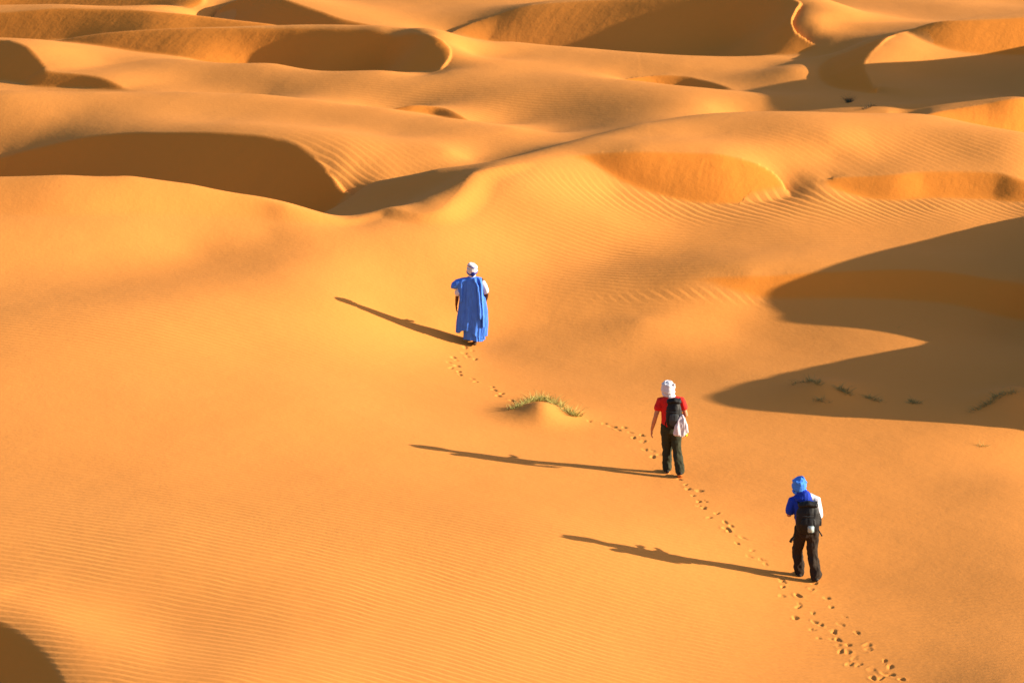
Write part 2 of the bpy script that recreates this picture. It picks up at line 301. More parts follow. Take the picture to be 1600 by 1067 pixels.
# ------------------------------------------------------------------ materials
def mat(name): m = bpy.data.materials.new(name); m.use_nodes = True; return m, m.node_tree, m.node_tree.nodes['Principled BSDF']
def node(nt, t, **kw):
    n = nt.nodes.new(t)
    for k, v in kw.items(): setattr(n, k, v)
    return n
def math_n(nt, op, a, b=None, clamp=False):
    n = node(nt, 'ShaderNodeMath', operation=op, use_clamp=clamp)
    for i, v in enumerate((a, b)):
        if v is None: continue
        if isinstance(v, (int, float)): n.inputs[i].default_value = v
        else: nt.links.new(v, n.inputs[i])
    return n.outputs[0]
def noise(nt, vec, scale, detail=3, rough=.55):
    n = node(nt, 'ShaderNodeTexNoise'); n.inputs['Scale'].default_value = scale; n.inputs['Detail'].default_value = detail; n.inputs['Roughness'].default_value = rough
    nt.links.new(vec, n.inputs['Vector']); return n.outputs['Fac']
def sand_material():
    m, nt, b = mat('sand'); lk = nt.links.new
    geo = node(nt, 'ShaderNodeNewGeometry').outputs['Position']
    at = lambda n: node(nt, 'ShaderNodeAttribute', attribute_name=n).outputs['Fac']
    slipm, slips_, slipd = at('slip'), at('slip_s'), at('slip_d')
    # ripples: two families, each with a phase in cycles and an amplitude
    wob = math_n(nt, 'SUBTRACT', noise(nt, geo, .32, 2), .5)
    wob2 = math_n(nt, 'SUBTRACT', noise(nt, geo, 1.3, 2), .5)
    hgt = None
    for f in ('a', 'b'):
        ph = math_n(nt, 'ADD', at('ripple_'+f), math_n(nt, 'ADD', math_n(nt, 'MULTIPLY', wob, 2.2), math_n(nt, 'MULTIPLY', wob2, .55)))
        fr = math_n(nt, 'FRACT', ph)
        # asymmetric ripple: long back, short front
        up = math_n(nt, 'DIVIDE', fr, .66); dn = math_n(nt, 'DIVIDE', math_n(nt, 'SUBTRACT', 1.0, fr), .34)
        tri = math_n(nt, 'SMOOTH_MIN', up, dn)
        nt.nodes[-1].inputs[2].default_value = .35
        amp = math_n(nt, 'MULTIPLY', at('amp_'+f), math_n(nt, 'ADD', .7, math_n(nt, 'MULTIPLY', noise(nt, geo, .45, 2), .6)))
        h = math_n(nt, 'MULTIPLY', tri, amp)
        hgt = h if hgt is None else math_n(nt, 'ADD', hgt, h)
    # avalanche streaks on the slip faces
    cv = node(nt, 'ShaderNodeCombineXYZ'); lk(math_n(nt, 'SUBTRACT', slips_, math_n(nt, 'MULTIPLY', slipd, .4)), cv.inputs[0]); lk(math_n(nt, 'MULTIPLY', slipd, .22), cv.inputs[1])
    st = math_n(nt, 'ADD', math_n(nt, 'MULTIPLY', noise(nt, cv.outputs[0], 2.6, 4, .55), .012), math_n(nt, 'MULTIPLY', noise(nt, geo, 3.5, 3), .010))
    hgt = math_n(nt, 'ADD', hgt, math_n(nt, 'MULTIPLY', math_n(nt, 'SUBTRACT', st, .011), slipm))
    grain = math_n(nt, 'MULTIPLY', noise(nt, geo, 11, 3, .6), .005)
    soft = math_n(nt, 'MULTIPLY', noise(nt, geo, 1.1, 2), .016)
    hgt = math_n(nt, 'ADD', hgt, math_n(nt, 'ADD', grain, soft))
    bp = node(nt, 'ShaderNodeBump'); bp.inputs['Strength'].default_value = 1.0; bp.inputs['Distance'].default_value = 1.0
    lk(hgt, bp.inputs['Height']); lk(bp.outputs[0], b.inputs['Normal'])
    mx = node(nt, 'ShaderNodeMix', data_type='RGBA'); lk(at('slip_sand'), mx.inputs['Factor'])
    c1 = node(nt, 'ShaderNodeMix', data_type='RGBA'); lk(noise(nt, geo, .22, 4), c1.inputs['Factor'])
    c1.inputs['A'].default_value = (.60, .221, .043, 1); c1.inputs['B'].default_value = (.64, .251, .056, 1)
    lk(c1.outputs['Result'], mx.inputs['A']); mx.inputs['B'].default_value = (.65, .212, .029, 1)
    lk(mx.outputs['Result'], b.inputs['Base Color'])
    b.inputs['Roughness'].default_value = .95; b.inputs['Specular IOR Level'].default_value = .08
    return m
SAND = sand_material()

# ------------------------------------------------------------------ the ground mesh
def px_of(x, y, z):
    """sight direction of a point, in 1600 wide frame units"""
    zf = y*CP-(z-CAM_H)*SP; up = y*SP+(z-CAM_H)*CP
    return 800+FPX*x/zf, 533.5-FPX*up/zf
PX, PY = px_of(XX, YY, ZZ)
def blob(x0, y0, sx, sy, rot=0):
    """soft patch on the ground, in metres"""
    c, s = math.cos(rot), math.sin(rot); dx, dy = XX-x0, YY-y0
    return np.exp(-(((dx*c+dy*s)/sx)**2+((-dx*s+dy*c)/sy)**2))
def blob_at(px, py, sx, sy, rot=0):
    g = on_ground(px, py); return blob(g[0], g[1], sx, sy, rot)
quiet = 1-SLQ.reshape(ZZ.shape)
ripA = (YY-.36*np.log1p(np.exp((2.8-XX)/.8))+.25*np.sin(XX*.35)+.2*np.sin(YY*.3+XX*.2))/.195
ampA = .0105*np.clip(1.3*blob_at(120,980,7,5.5)+.9*blob_at(480,930,5,5)+.55*blob_at(120,500,4.5,2.6)+.7*blob_at(985,395,2.6,2.8)+.45*blob_at(1150,1040,4,3)+.3*blob_at(1450,980,4,3)+.08*blob_at(650,235,2.5,2.5)+.14*blob_at(800,180,4,4)+.16*blob_at(700,150,8,3)+.3*blob_at(1300,380,4,1.5)+.04, 0, 1.2)*quiet
ripB = (XX*.80+YY*.60+.15*np.sin(YY*1.1)+.2*np.sin(XX*.6))/.20
ampB = .012*np.clip(blob_at(1330,325,5.5,1.0)+blob_at(1120,322,3,.8)+.9*blob_at(490,318,1.3,1.6)+.2*blob_at(600,265,2,2)+.7*blob_at(1090,459,1.8,.24)+.3*blob_at(1420,235,4,1.2), 0, 1)*quiet
ampA = ampA*(1-np.clip(ampB/.008, 0, 1))
def ground_mesh():
    me = bpy.data.meshes.new('sand_dunes')
    co = np.column_stack([XX.ravel(), YY.ravel(), ZZ.ravel()]).astype(np.float32)
    i = np.arange(NY*NX).reshape(NY, NX)
    q = np.stack([i[:-1, :-1], i[:-1, 1:], i[1:, 1:], i[1:, :-1]], -1).reshape(-1, 4)
    me.vertices.add(len(co)); me.vertices.foreach_set('co', co.ravel())
    me.loops.add(q.size); me.loops.foreach_set('vertex_index', q.ravel().astype(np.int32))
    me.polygons.add(len(q)); me.polygons.foreach_set('loop_start', (np.arange(len(q))*4).astype(np.int32))
    me.polygons.foreach_set('use_smooth', np.ones(len(q), bool))
    me.update(calc_edges=True)
    for n, v in (('slip', SLM), ('slip_sand', SLQ), ('slip_s', SLS), ('slip_d', YY), ('ripple_a', ripA), ('amp_a', ampA), ('ripple_b', ripB), ('amp_b', ampB)):
        a = me.attributes.new(n, 'FLOAT', 'POINT'); a.data.foreach_set('value', np.asarray(v, np.float32).ravel())
    me.materials.append(SAND)
    return me
g = bpy.data.objects.new('sand_dunes', ground_mesh()); col.objects.link(g); g['kind'] = 'structure'
# the desert floor beyond, out to the horizon
me = bpy.data.meshes.new('ground'); me.from_pydata([(-5000,-5000,-6),(5000,-5000,-6),(5000,5000,-6),(-5000,5000,-6)], [], [(0,1,2,3)]); me.materials.append(SAND)
o = bpy.data.objects.new('ground', me); col.objects.link(o); o['kind'] = 'structure'
# ------------------------------------------------------------------ helpers for figures and plants
from mathutils import noise as mnoise
def tag(o, label, cat, group=None):
    o['label'] = label; o['category'] = cat
    if group: o['group'] = group
    return o
def empty(name, loc, rz=0):
    o = bpy.data.objects.new(name, None); col.objects.link(o); o.location = loc; o.rotation_euler = (0, 0, rz); o.empty_display_size = .2; return o
def ring_frame(t):
    t = t.normalized(); ref = Vector((0, 1, 0)) if abs(t.y) < .8 else Vector((0, 0, 1))
    s = ref.cross(t).normalized(); return s, t.cross(s).normalized()
def tube(bm, pts, rad, n=14):
    """closed tapering limb; a radius may be (sideways, fore-and-aft)"""
    pts = [Vector(p) for p in pts]; rad = [(r, r) if isinstance(r, (int, float)) else r for r in rad]
    P = []; 
    t0 = (pts[0]-pts[1]).normalized(); t1 = (pts[-1]-pts[-2]).normalized()
    for f, k in ((.95, .3), (.6, .8)): P.append((pts[0]+t0*min(rad[0])*f, (rad[0][0]*k, rad[0][1]*k)))
    P += list(zip(pts, rad))
    for f, k in ((.6, .8), (.95, .3)): P.append((pts[-1]+t1*min(rad[-1])*f, (rad[-1][0]*k, rad[-1][1]*k)))
    rings = []
    for i, (p, (a, b)) in enumerate(P):
        t = P[min(i+1, len(P)-1)][0]-P[max(i-1, 0)][0]; s, f = ring_frame(t)
        rings.append([bm.verts.new(p+s*(a*math.cos(2*math.pi*k/n))+f*(b*math.sin(2*math.pi*k/n))) for k in range(n)])
    for r0, r1 in zip(rings, rings[1:]):
        for k in range(n): bm.faces.new((r0[k], r0[(k+1) % n], r1[(k+1) % n], r1[k]))
    bm.faces.new(rings[0][::-1]); bm.faces.new(rings[-1])
def ball(bm, c, r):
    r = (r, r, r) if isinstance(r, (int, float)) else r
    bmesh.ops.create_uvsphere(bm, u_segments=16, v_segments=10, radius=1, matrix=Matrix.Translation(c) @ Matrix.Diagonal((*r, 1)))
def hoop(bm, c, R1, r, tilt=(0, 0, 0), n=20, m=8, sq=(1, 1)):
    M_ = Matrix.Translation(c) @ (Matrix.Rotation(tilt[0], 4, 'X') @ Matrix.Rotation(tilt[1], 4, 'Y'))
    g = [[bm.verts.new(M_ @ Vector(((R1+r*math.cos(v))*math.cos(u)*sq[0], (R1+r*math.cos(v))*math.sin(u)*sq[1], r*1.25*math.sin(v)))) for v in [2*math.pi*j/m for j in range(m)]] for u in [2*math.pi*i/n for i in range(n)]]
    for i in range(n):
        for j in range(m): bm.faces.new((g[i][j], g[(i+1) % n][j], g[(i+1) % n][(j+1) % m], g[i][(j+1) % m]))
def slab(bm, c, size, rot=(0, 0, 0), bev=.01):
    M_ = Matrix.Translation(c) @ (Matrix.Rotation(rot[2], 4, 'Z') @ Matrix.Rotation(rot[0], 4, 'X') @ Matrix.Rotation(rot[1], 4, 'Y')) @ Matrix.Diagonal((*size, 1))
    r = bmesh.ops.create_cube(bm, size=1, matrix=M_)
    e = list({e for v in r['verts'] for e in v.link_edges})
    bmesh.ops.bevel(bm, geom=e, offset=bev, segments=2, affect='EDGES')
def finish(name, bm, m, parent, smooth=True):
    bmesh.ops.recalc_face_normals(bm, faces=bm.faces)
    me = bpy.data.meshes.new(name); bm.to_mesh(me); bm.free(); me.materials.append(m)
    if smooth: me.polygons.foreach_set('use_smooth', [True]*len(me.polygons))
    o = bpy.data.objects.new(name, me); col.objects.link(o); o.parent = parent; return o
BENCH = bpy.data.scenes.new('workbench')             # an empty scene to shape one piece at a time; removed at the end
def fuse(name, build, m, parent, voxel=.011, iters=4, crumple=0, freq=9, stretch=(1, 1, .35)):
    """one continuous skin over the overlapping volumes that build(bm) lays down"""
    bm = bmesh.new(); build(bm); bmesh.ops.recalc_face_normals(bm, faces=bm.faces)
    me = bpy.data.meshes.new(name); bm.to_mesh(me); bm.free()
    o = bpy.data.objects.new(name, me); BENCH.collection.objects.link(o)
    r = o.modifiers.new('r', 'REMESH'); r.mode = 'VOXEL'; r.voxel_size = voxel
    k = o.modifiers.new('s', 'SMOOTH'); k.iterations = iters; k.factor = .5
    BENCH.view_layers[0].update(); dg = BENCH.view_layers[0].depsgraph
    me2 = bpy.data.meshes.new_from_object(o.evaluated_get(dg))
    BENCH.collection.objects.unlink(o); col.objects.link(o)
    o.modifiers.clear(); o.data = me2; me2.name = name; bpy.data.meshes.remove(me)
    if crumple:
        nv = len(me2.vertices); P_ = np.empty(nv*3, np.float32); N_ = np.empty(nv*3, np.float32)
        me2.vertices.foreach_get('co', P_); me2.vertices.foreach_get('normal', N_); P_ = P_.reshape(-1, 3); N_ = N_.reshape(-1, 3)
        sc_ = np.array(stretch)*freq
        f_ = np.array([mnoise.noise(q)+.6*mnoise.noise(q*2.1+Vector((3, 1, 7))) for q in map(Vector, (P_*sc_).tolist())])
        me2.vertices.foreach_set('co', (P_+N_*(crumple*f_)[:, None]).astype(np.float32).ravel())
    me2.materials.clear(); me2.materials.append(m)
    me2.polygons.foreach_set('use_smooth', [True]*len(me2.polygons)); me2.update()
    o.parent = parent; return o
def cloth(name, c, rough=.85, var=.25, fold=.004, scale=22):
    m, nt, b = mat(name); geo = node(nt, 'ShaderNodeTexCoord').outputs['Object']
    mp = node(nt, 'ShaderNodeMapping'); mp.inputs['Scale'].default_value = (1, 1, .4); nt.links.new(geo, mp.inputs['Vector'])
    n = noise(nt, mp.outputs[0], scale, 4); mx = node(nt, 'ShaderNodeMix', data_type='RGBA'); nt.links.new(n, mx.inputs['Factor'])
    mx.inputs['A'].default_value = (*[v*(1-var) for v in c], 1); mx.inputs['B'].default_value = (*[min(v*(1+var), .95) for v in c], 1)
    nt.links.new(mx.outputs['Result'], b.inputs['Base Color']); b.inputs['Roughness'].default_value = rough; b.inputs['Specular IOR Level'].default_value = .2
    bp = node(nt, 'ShaderNodeBump'); bp.inputs['Distance'].default_value = fold; nt.links.new(n, bp.inputs['Height']); nt.links.new(bp.outputs[0], b.inputs['Normal'])
    return m
M = {k: cloth(k, *v) for k, v in {
    'robe_blue': ((.05, .17, .68), .85, .35, .014, 16), 'robe_trim': ((.055, .185, .72), .85, .35, .014, 16), 'white_cotton': ((.52, .52, .58), .85, .08), 'indigo': ((.012, .03, .26),), 'royal_blue': ((.008, .035, .36),),
    'sky_scarf': ((.045, .19, .70),), 'red_cotton': ((.56, .018, .014),), 'olive_cotton': ((.027, .029, .015),), 'brown_cotton': ((.021, .0135, .009),), 'pack_black': ((.008, .0085, .010), .6),
    'pack_grey': ((.035, .038, .042), .6), 'mesh_grey': ((.32, .42, .44), .6), 'lilac_cotton': ((.50, .46, .52), .85, .12), 'boot_dark': ((.018, .015, .012), .7), 'boot_tan': ((.55, .17, .03), .7), 'lime': ((.55, .60, .03), .5),
    'dark_skin': ((.085, .032, .014), .6, .12), 'fair_skin': ((.46, .19, .095), .6, .1), 'sandal': ((.07, .045, .02), .7)}.items()}

def hand(bm, wrist, d, side, k=1.0):
    """palm, four unequal curled fingers and a thumb off the side; d points down the hand"""
    w = Vector(wrist); d = Vector(d).normalized(); fwd = Vector((0, 1, 0)); fwd = (fwd-d*fwd.dot(d)).normalized(); inn = d.cross(fwd)*side
    inn = Vector((-side, 0, 0)); inn = (inn-d*inn.dot(d)).normalized()
    tube(bm, [w, w+d*.05, w+d*.09], [(.018, .024), (.016, .04), (.015, .042)])
    for i, (o_, l) in enumerate(((.033, .068), (.011, .078), (-.011, .074), (-.033, .058))):
        b = w+d*.085+fwd*o_
        tube(bm, [b, b+d*l*.5+inn*.008, b+d*l*.85+inn*.028], [.0095, .009, .0075], 8)
    b = w+d*.03+fwd*.03
    tube(bm, [b, b+d*.03+fwd*.025+inn*.012, b+d*.062+fwd*.03+inn*.022], [.012, .011, .008], 8)
def human(root, J, skin):
    """the body: one continuous figure over the joints J"""
    def b(bm):
        h = J['head']
        ball(bm, h, (.078, .098, .115)); ball(bm, h+Vector((0, .03, -.07)), (.055, .065, .055))
        tube(bm, [h+Vector((0, .095, .01)), h+Vector((0, .118, -.025))], [.011, .016], 8)             # nose
        ball(bm, h+Vector((0, .088, -.07)), (.024, .016, .010))                                         # mouth
        for sx in (-1, 1): ball(bm, h+Vector((sx*.08, -.005, -.01)), (.012, .02, .032)); ball(bm, h+Vector((sx*.032, .082, .012)), (.016, .012, .008))
        tube(bm, [h+Vector((0, -.01, -.08)), J['neck']], [.052, .06])
        c, w = J['neck'], J['waist']; m_ = (c+w)/2
        tube(bm, [c+Vector((0, 0, -.05)), c*.75+w*.25, m_, w, J['pelvis']], [(.13, .075), (.155, .10), (.145, .10), (.13, .09), (.15, .10)], 18)
        for sx, s_ in ((-1, 'l'), (1, 'r')):
            sh, el, wr = J['sh_'+s_], J['el_'+s_], J['wr_'+s_]
            tube(bm, [c+Vector((sx*.08, 0, -.05)), sh, sh*.5+el*.5, el, el*.6+wr*.4, wr], [.055, .055, .046, .037, .038, .024])
            hand(bm, wr, J.get('hd_'+s_, wr-el), sx)
            hp, kn, an = J['hp_'+s_], J['kn_'+s_], J['an_'+s_]
            tube(bm, [hp, hp*.5+kn*.5, kn, kn*.65+an*.35, an], [.085, .072, .052, .054, .036])
            tube(bm, [an+Vector((0, -.04, -.045)), an+Vector((0, .05, -.05)), an+Vector((0, .15, -.06))], [(.034, .032), (.038, .026), (.042, .018)])
    return fuse('body', b, skin, root, voxel=.0085, iters=3)
def boots(root, J, m, sole, label=None, high=.11):
    for s_ in 'lr':
        an = J['an_'+s_]; tilt = J.get('lift_'+s_, 0)
        def b(bm):
            f = Vector((0, math.cos(tilt), -math.sin(tilt))); u = Vector((0, math.sin(tilt), math.cos(tilt)))
            tube(bm, [an+u*high, an+u*.02, an-u*.03-f*.01], [.052, .052, .05])
            tube(bm, [an-f*.055-u*.045, an+f*.05-u*.045, an+f*.16-u*.055], [(.042, .042), (.046, .04), (.044, .026)])
        bt = fuse('boot', b, m, root, voxel=.011, iters=3)
        if sole: 
            bm = bmesh.new(); f = Vector((0, math.cos(tilt), -math.sin(tilt))); u = Vector((0, math.sin(tilt), math.cos(tilt)))
            slab(bm, an+f*.055-u*.088, (.094, .285, .022), (-tilt, 0, 0), .008); finish('sole', bm, sole, bt)
def trousers(root, J, m, fat=1.0, cuff=.085, crumple=.016):
    def b(bm):
        w, p = J['waist'], J['pelvis']
        tube(bm, [w+Vector((0, 0, .02)), w*.4+p*.6, p+Vector((0, 0, -.04))], [(.160*fat, .115*fat), (.172*fat, .13*fat), (.172*fat, .13*fat)], 20)
        for s_ in 'lr':
            hp, kn, an = J['hp_'+s_], J['kn_'+s_], J['an_'+s_]
            tube(bm, [hp+Vector((0, 0, .04)), hp*.75+kn*.25, hp*.4+kn*.6, kn, kn*.6+an*.4, kn*.25+an*.75, an+Vector((0, -.005, .01))], [.108*fat, .105*fat, .096*fat, .09*fat, .088*fat, .088*fat, cuff])
    return fuse('trousers', b, m, root, voxel=.012, iters=3, crumple=crumple, freq=11, stretch=(1, 1, .75))
def shirt(root, J, m, sl=.55, name='shirt', fat=1.0, hem=.0, arms='lr', crumple=.010):
    def b(bm):
        c, w = J['neck'], J['waist']
        tube(bm, [c+Vector((0, 0, .0)), c+Vector((0, 0, -.06)), c*.75+w*.25, c*.4+w*.6, w, w+Vector((0, 0, -.07-hem))], [(.075, .07), (.165*fat, .095*fat), (.188*fat, .125*fat), (.178*fat, .125*fat), (.172*fat, .128*fat), (.178*fat, .135*fat)], 20)
        for sx, s_ in ((-1, 'l'), (1, 'r')):
            if s_ not in arms: continue
            sh, el = J['sh_'+s_], J['el_'+s_]
            tube(bm, [c+Vector((sx*.06, 0, -.06)), sh, sh*(1-sl)+el*sl], [.078, .078*fat, .080*fat])
    return fuse(name, b, m, root, voxel=.012, iters=4, crumple=crumple, freq=10, stretch=(1, 1, .6))

# ------------------------------------------------------------------ the guide in the blue robe
g = on_ground(738, 538)
R3 = empty('person', g); tag(R3, 'person in a flowing blue robe and white turban, walking ahead of the other two', 'person', 'three walkers crossing the dunes')
V = Vector
J3 = dict(head=V((.0, .03, 1.615)), neck=V((.0, 0, 1.47)), waist=V((0, 0, 1.08)), pelvis=V((0, 0, .94)), sh_l=V((-.20, 0, 1.40)), el_l=V((-.315, -.03, 1.10)), wr_l=V((-.34, .04, .84)), hd_l=V((0, .12, -1)),
          sh_r=V((.20, 0, 1.40)), el_r=V((.315, -.05, 1.13)), wr_r=V((.30, .13, .96)), hd_r=V((-.1, .5, -.7)), hp_l=V((-.09, 0, .92)), hp_r=V((.09, 0, .92)), kn_l=V((-.09, .14, .52)), kn_r=V((.07, -.02, .50)), an_l=V((-.075, .20, .10)), an_r=V((.05, -.06, .095)))
human(R3, J3, M['dark_skin'])
def robe_shell(name, zs, ws, ds, cx, foldk, amp, hem, m, parent, n=112, seed=0, thick=.006, back=0):
    """hanging cloth: rings with vertical folds that deepen towards the hem"""
    bm = bmesh.new(); rings = []
    zt, zb = zs[0], zs[-1]; nz = 64
    for i in range(nz+1):
        z = zt+(zb-zt)*i/nz; a = np.interp(-z, [-v for v in zs], ws); b = np.interp(-z, [-v for v in zs], ds); x0 = np.interp(-z, [-v for v in zs], cx)
        k = (i/nz)**.8; row = []
        for j in range(n):
            th = 2*math.pi*j/n
            f = sum(A_*math.sin(q*th+p+z*sw) for q, A_, p, sw in foldk)
            f = math.copysign(abs(f)**.8, f)
            rr = 1+amp*k*f/max(a, .12)
            zz = z+(hem(th)*k**3 if hem else 0)
            row.append(bm.verts.new((x0+a*rr*math.cos(th), b*rr*math.sin(th)+back*k, zz)))
        rings.append(row)
    for r0, r1 in zip(rings, rings[1:]):
        for j in range(n): bm.faces.new((r0[j], r0[(j+1) % n], r1[(j+1) % n], r1[j]))
    o = finish(name, bm, m, parent)
    sl = o.modifiers.new('thickness', 'SOLIDIFY'); sl.thickness = thick; sl.offset = -1
    return o
fk = [(5, .55, .3, 1.2), (9, .8, 1.1, -1.5), (14, .55, 2.0, 2.2), (23, .4, .4, -1.0)]
robe_shell('undergown', [1.0, .7, .4, .105], [.16, .19, .205, .215], [.12, .13, .14, .15], [.02, .02, .03, .035], fk, .018, lambda t: .02*math.sin(2*t), M['robe_blue'], R3, seed=2)
robe = robe_shell('robe', [1.485, 1.465, 1.43, 1.39, 1.32, 1.2, 1.0, .75, .5, .24], [.075, .12, .185, .215, .23, .24, .265, .295, .31, .30], [.07, .08, .10, .11, .12, .125, .13, .14, .15, .155],
           [0, 0, 0, 0, .0, .0, .005, .015, .0, -.025], fk, .036, lambda t: -.02-.085*math.cos(t-.4)+.05*math.sin(3*t+1), M['robe_blue'], R3)
def wing(bm):
    tube(bm, [(-.08, 0, 1.43), (-.20, 0, 1.385), (-.31, .0, 1.325), (-.40, .01, 1.275), (-.425, .01, 1.255)], [(.045, .07), (.075, .10), (.095, .12), (.075, .125), (.035, .11)])
    tube(bm, [(-.20, .0, 1.37), (-.27, 0, 1.24), (-.29, .0, 1.14)], [(.06, .11), (.06, .11), (.03, .10)])
    tube(bm, [(-.23, .0, 1.36), (-.24, 0, 1.15), (-.235, .0, .95)], [(.05, .12), (.045, .13), (.03, .13)])
fuse('sleeve', wing, M['robe_blue'], R3, voxel=.010, iters=2, crumple=.008, freq=16)
def fold_r(bm):
    tube(bm, [(.10, 0, 1.45), (.165, -.01, 1.42), (.195, -.02, 1.3), (.205, -.03, 1.05), (.225, -.02, .7), (.235, .0, .42)], [(.04, .06), (.045, .10), (.035, .13), (.035, .15), (.035, .16), (.03, .16)])
    tube(bm, [(.05, -.10, 1.44), (.12, -.135, 1.3), (.15, -.15, 1.0), (.165, -.17, .6)], [.03, .028, .03, .03])
fuse('sleeve', fold_r, M['robe_trim'], R3, voxel=.011, crumple=.014, freq=12)
for s_, a, bb in (('l', .62, .9), ('r', .2, .8)):
    def b(bm, s_=s_, a=a, bb=bb):
        sh, el = J3['sh_'+s_], J3['el_'+s_]; tube(bm, [sh*(1-a)+el*a, (sh*(1-a)+el*a+sh*(1-bb)+el*bb)/2, sh*(1-bb)+el*bb], [.066, .068, .07])
    fuse('undershirt_sleeve', b, M['white_cotton'], R3, crumple=.01, freq=14)['label'] = 'white sleeve showing below the blue robe'
def tb3(bm):
    h = J3['head']
    ball(bm, h+V((0, -.005, .03)), (.102, .118, .10)); ball(bm, h+V((0, -.005, .10)), (.065, .07, .045))
    for z, r1, t in ((.115, .058, (.2, .25)), (.085, .085, (-.15, .3)), (.05, .098, (.2, -.2)), (.015, .10, (.1, .22)), (-.02, .095, (.25, -.1))): hoop(bm, h+V((0, -.005, z)), r1, .024, t, sq=(1, 1.12))
    tube(bm, [h+V((0, -.04, -.10)), h+V((0, -.01, -.15))], [.075, .085])
tur = fuse('turban', tb3, M['white_cotton'], R3, voxel=.009, iters=2, crumple=.006, freq=20)
def tb3b(bm):
    h = J3['head']
    hoop(bm, h+V((0, -.012, -.022)), .108, .017, (.42, -.12), sq=(1, 1.12)); hoop(bm, h+V((.0, -.01, .06)), .108, .009, (-.2, .35), sq=(1, 1.12))
    tube(bm, [h+V((.03, -.125, -.03)), h+V((.015, -.125, -.08)), h+V((.0, -.11, -.12))], [(.055, .014), (.045, .018), (.015, .012)])
fuse('turban_band', tb3b, M['indigo'], tur, voxel=.008, iters=2)['label'] = 'dark blue band wound through the white turban'
for s_ in 'lr':
    def b(bm, s_=s_):
        an = J3['an_'+s_]; tube(bm, [an+V((0, -.07, -.065)), an+V((0, .05, -.065)), an+V((0, .17, -.072))], [(.045, .025), (.048, .025), (.045, .02)]); tube(bm, [an+V((0, .0, -.02)), an+V((0, .09, -.05))], [(.042, .03), (.045, .03)])
    fuse('shoe', b, M['sandal'], R3)

# ------------------------------------------------------------------ the walker in red
g = on_ground(1047, 741)
K2 = 1.075; R2 = empty('person', (g[0], g[1], g[2]-.03)); R2.scale = (K2,)*3; tag(R2, 'person in a red shirt and white head wrap, walking in the middle of the three', 'person', 'three walkers crossing the dunes')
J2 = dict(head=V((-.045, .08, 1.545)), neck=V((.0, .03, 1.42)), waist=V((.0, -.01, 1.02)), pelvis=V((.0, -.01, .90)), sh_l=V((-.185, .03, 1.345)), el_l=V((-.265, -.03, 1.07)), wr_l=V((-.325, .04, .82)), hd_l=V((-.05, .12, -1)),
          sh_r=V((.185, .03, 1.345)), el_r=V((.265, -.02, 1.10)), wr_r=V((.19, .22, 1.04)), hd_r=V((-.6, .7, 0)), hp_l=V((-.075, -.01, .89)), hp_r=V((.085, -.01, .89)), kn_l=V((-.055, .12, .49)), kn_r=V((.115, -.02, .47)), an_l=V((-.045, .13, .11)), an_r=V((.165, -.17, .13)), lift_r=.45)
human(R2, J2, M['fair_skin']); trousers(R2, J2, M['olive_cotton'], fat=.93, cuff=.08); shirt(R2, J2, M['red_cotton'], sl=.42, fat=.94)
boots(R2, J2, M['boot_dark'], M['boot_tan'])
def tb2(bm):
    h = J2['head']
    ball(bm, h+V((0, -.005, .02)), (.120, .132, .115)); ball(bm, h+V((0, -.005, .09)), (.08, .085, .05))
    for z, r1, t in ((.10, .06, (.3, .1)), (.06, .092, (-.1, .3)), (.02, .105, (.25, -.25)), (-.03, .10, (.1, .2)), (-.07, .088, (.3, -.1))): hoop(bm, h+V((0, -.005, z)), r1, .026, t, sq=(1, 1.1))
    tube(bm, [h+V((.02, -.03, -.08)), h+V((.045, -.04, -.14))], [.078, .088]); tube(bm, [h+V((.05, -.06, .04)), h+V((.10, -.07, .095))], [.045, .026])
fuse('head_wrap', tb2, M['white_cotton'], R2, voxel=.009, iters=2, crumple=.009, freq=17)
def backpack(loc, rz, w, h, d, label, base, pocket_m, strap_pts, tilt=0, panel=None):
    o = empty('backpack', loc, rz); tag(o, label, 'backpack')
    def b(bm):
        tube(bm, [(0, -d*.5, .04), (0, -d*.55, h*.3), (0, -d*.5, h*.7), (0, -d*.42, h-.03)], [(w*.46, d*.44), (w*.5, d*.52), (w*.47, d*.48), (w*.36, d*.36)], 20)
    body = fuse('pack_body', b, base, o, voxel=.011, iters=3, crumple=.008, freq=13)
    def p(bm): tube(bm, [(0, -d*.98, h*.14), (0, -d*1.03, h*.32), (0, -d*.97, h*.5)], [(w*.30, d*.17), (w*.33, d*.2), (w*.29, d*.15)], 18)
    fuse('front_pocket', p, pocket_m, o, crumple=.006, freq=14)
    def l(bm): tube(bm, [(-w*.3, -d*.5, h-.01), (0, -d*.55, h+.015), (w*.3, -d*.5, h-.01)], [(.05, d*.4), (.055, d*.44), (.05, d*.4)], 14)
    fuse('lid', l, base, o, crumple=.005, freq=14)
    for sx in (-1, 1):
        bm = bmesh.new(); P_ = [(sx*w*.33, -d*.05, h*.92), (sx*w*.36, .06, h*1.02), (sx*w*.38, .17, h*.95), (sx*w*.40, .22, h*.7), (sx*w*.45, .15, h*.35), (sx*w*.42, -d*.05, h*.15)]
        tube(bm, P_, [(.028, .008)]*6, 8); finish('shoulder_strap', bm, base, o)
    for P_ in strap_pts:
        bm = bmesh.new(); tube(bm, [q[:3] for q in P_], [(q[3], max(q[3]*.4, .006)) for q in P_], 8); finish('loose_strap', bm, base, o)
    if panel:
        bm = bmesh.new(); slab(bm, panel[0], panel[1], (0, 0, 0), .012); finish('reflective_panel', bm, M['mesh_grey'], o)['label'] = 'pale grey panel low on the black pack'
    for z in (.42, .62):
        bm = bmesh.new(); tube(bm, [(-w*.5, -d*.6, h*z), (0, -d*1.1, h*z), (w*.5, -d*.6, h*z)], [(.008, .012)]*3, 8); finish('compression_strap', bm, M['pack_grey'], o)
    return o
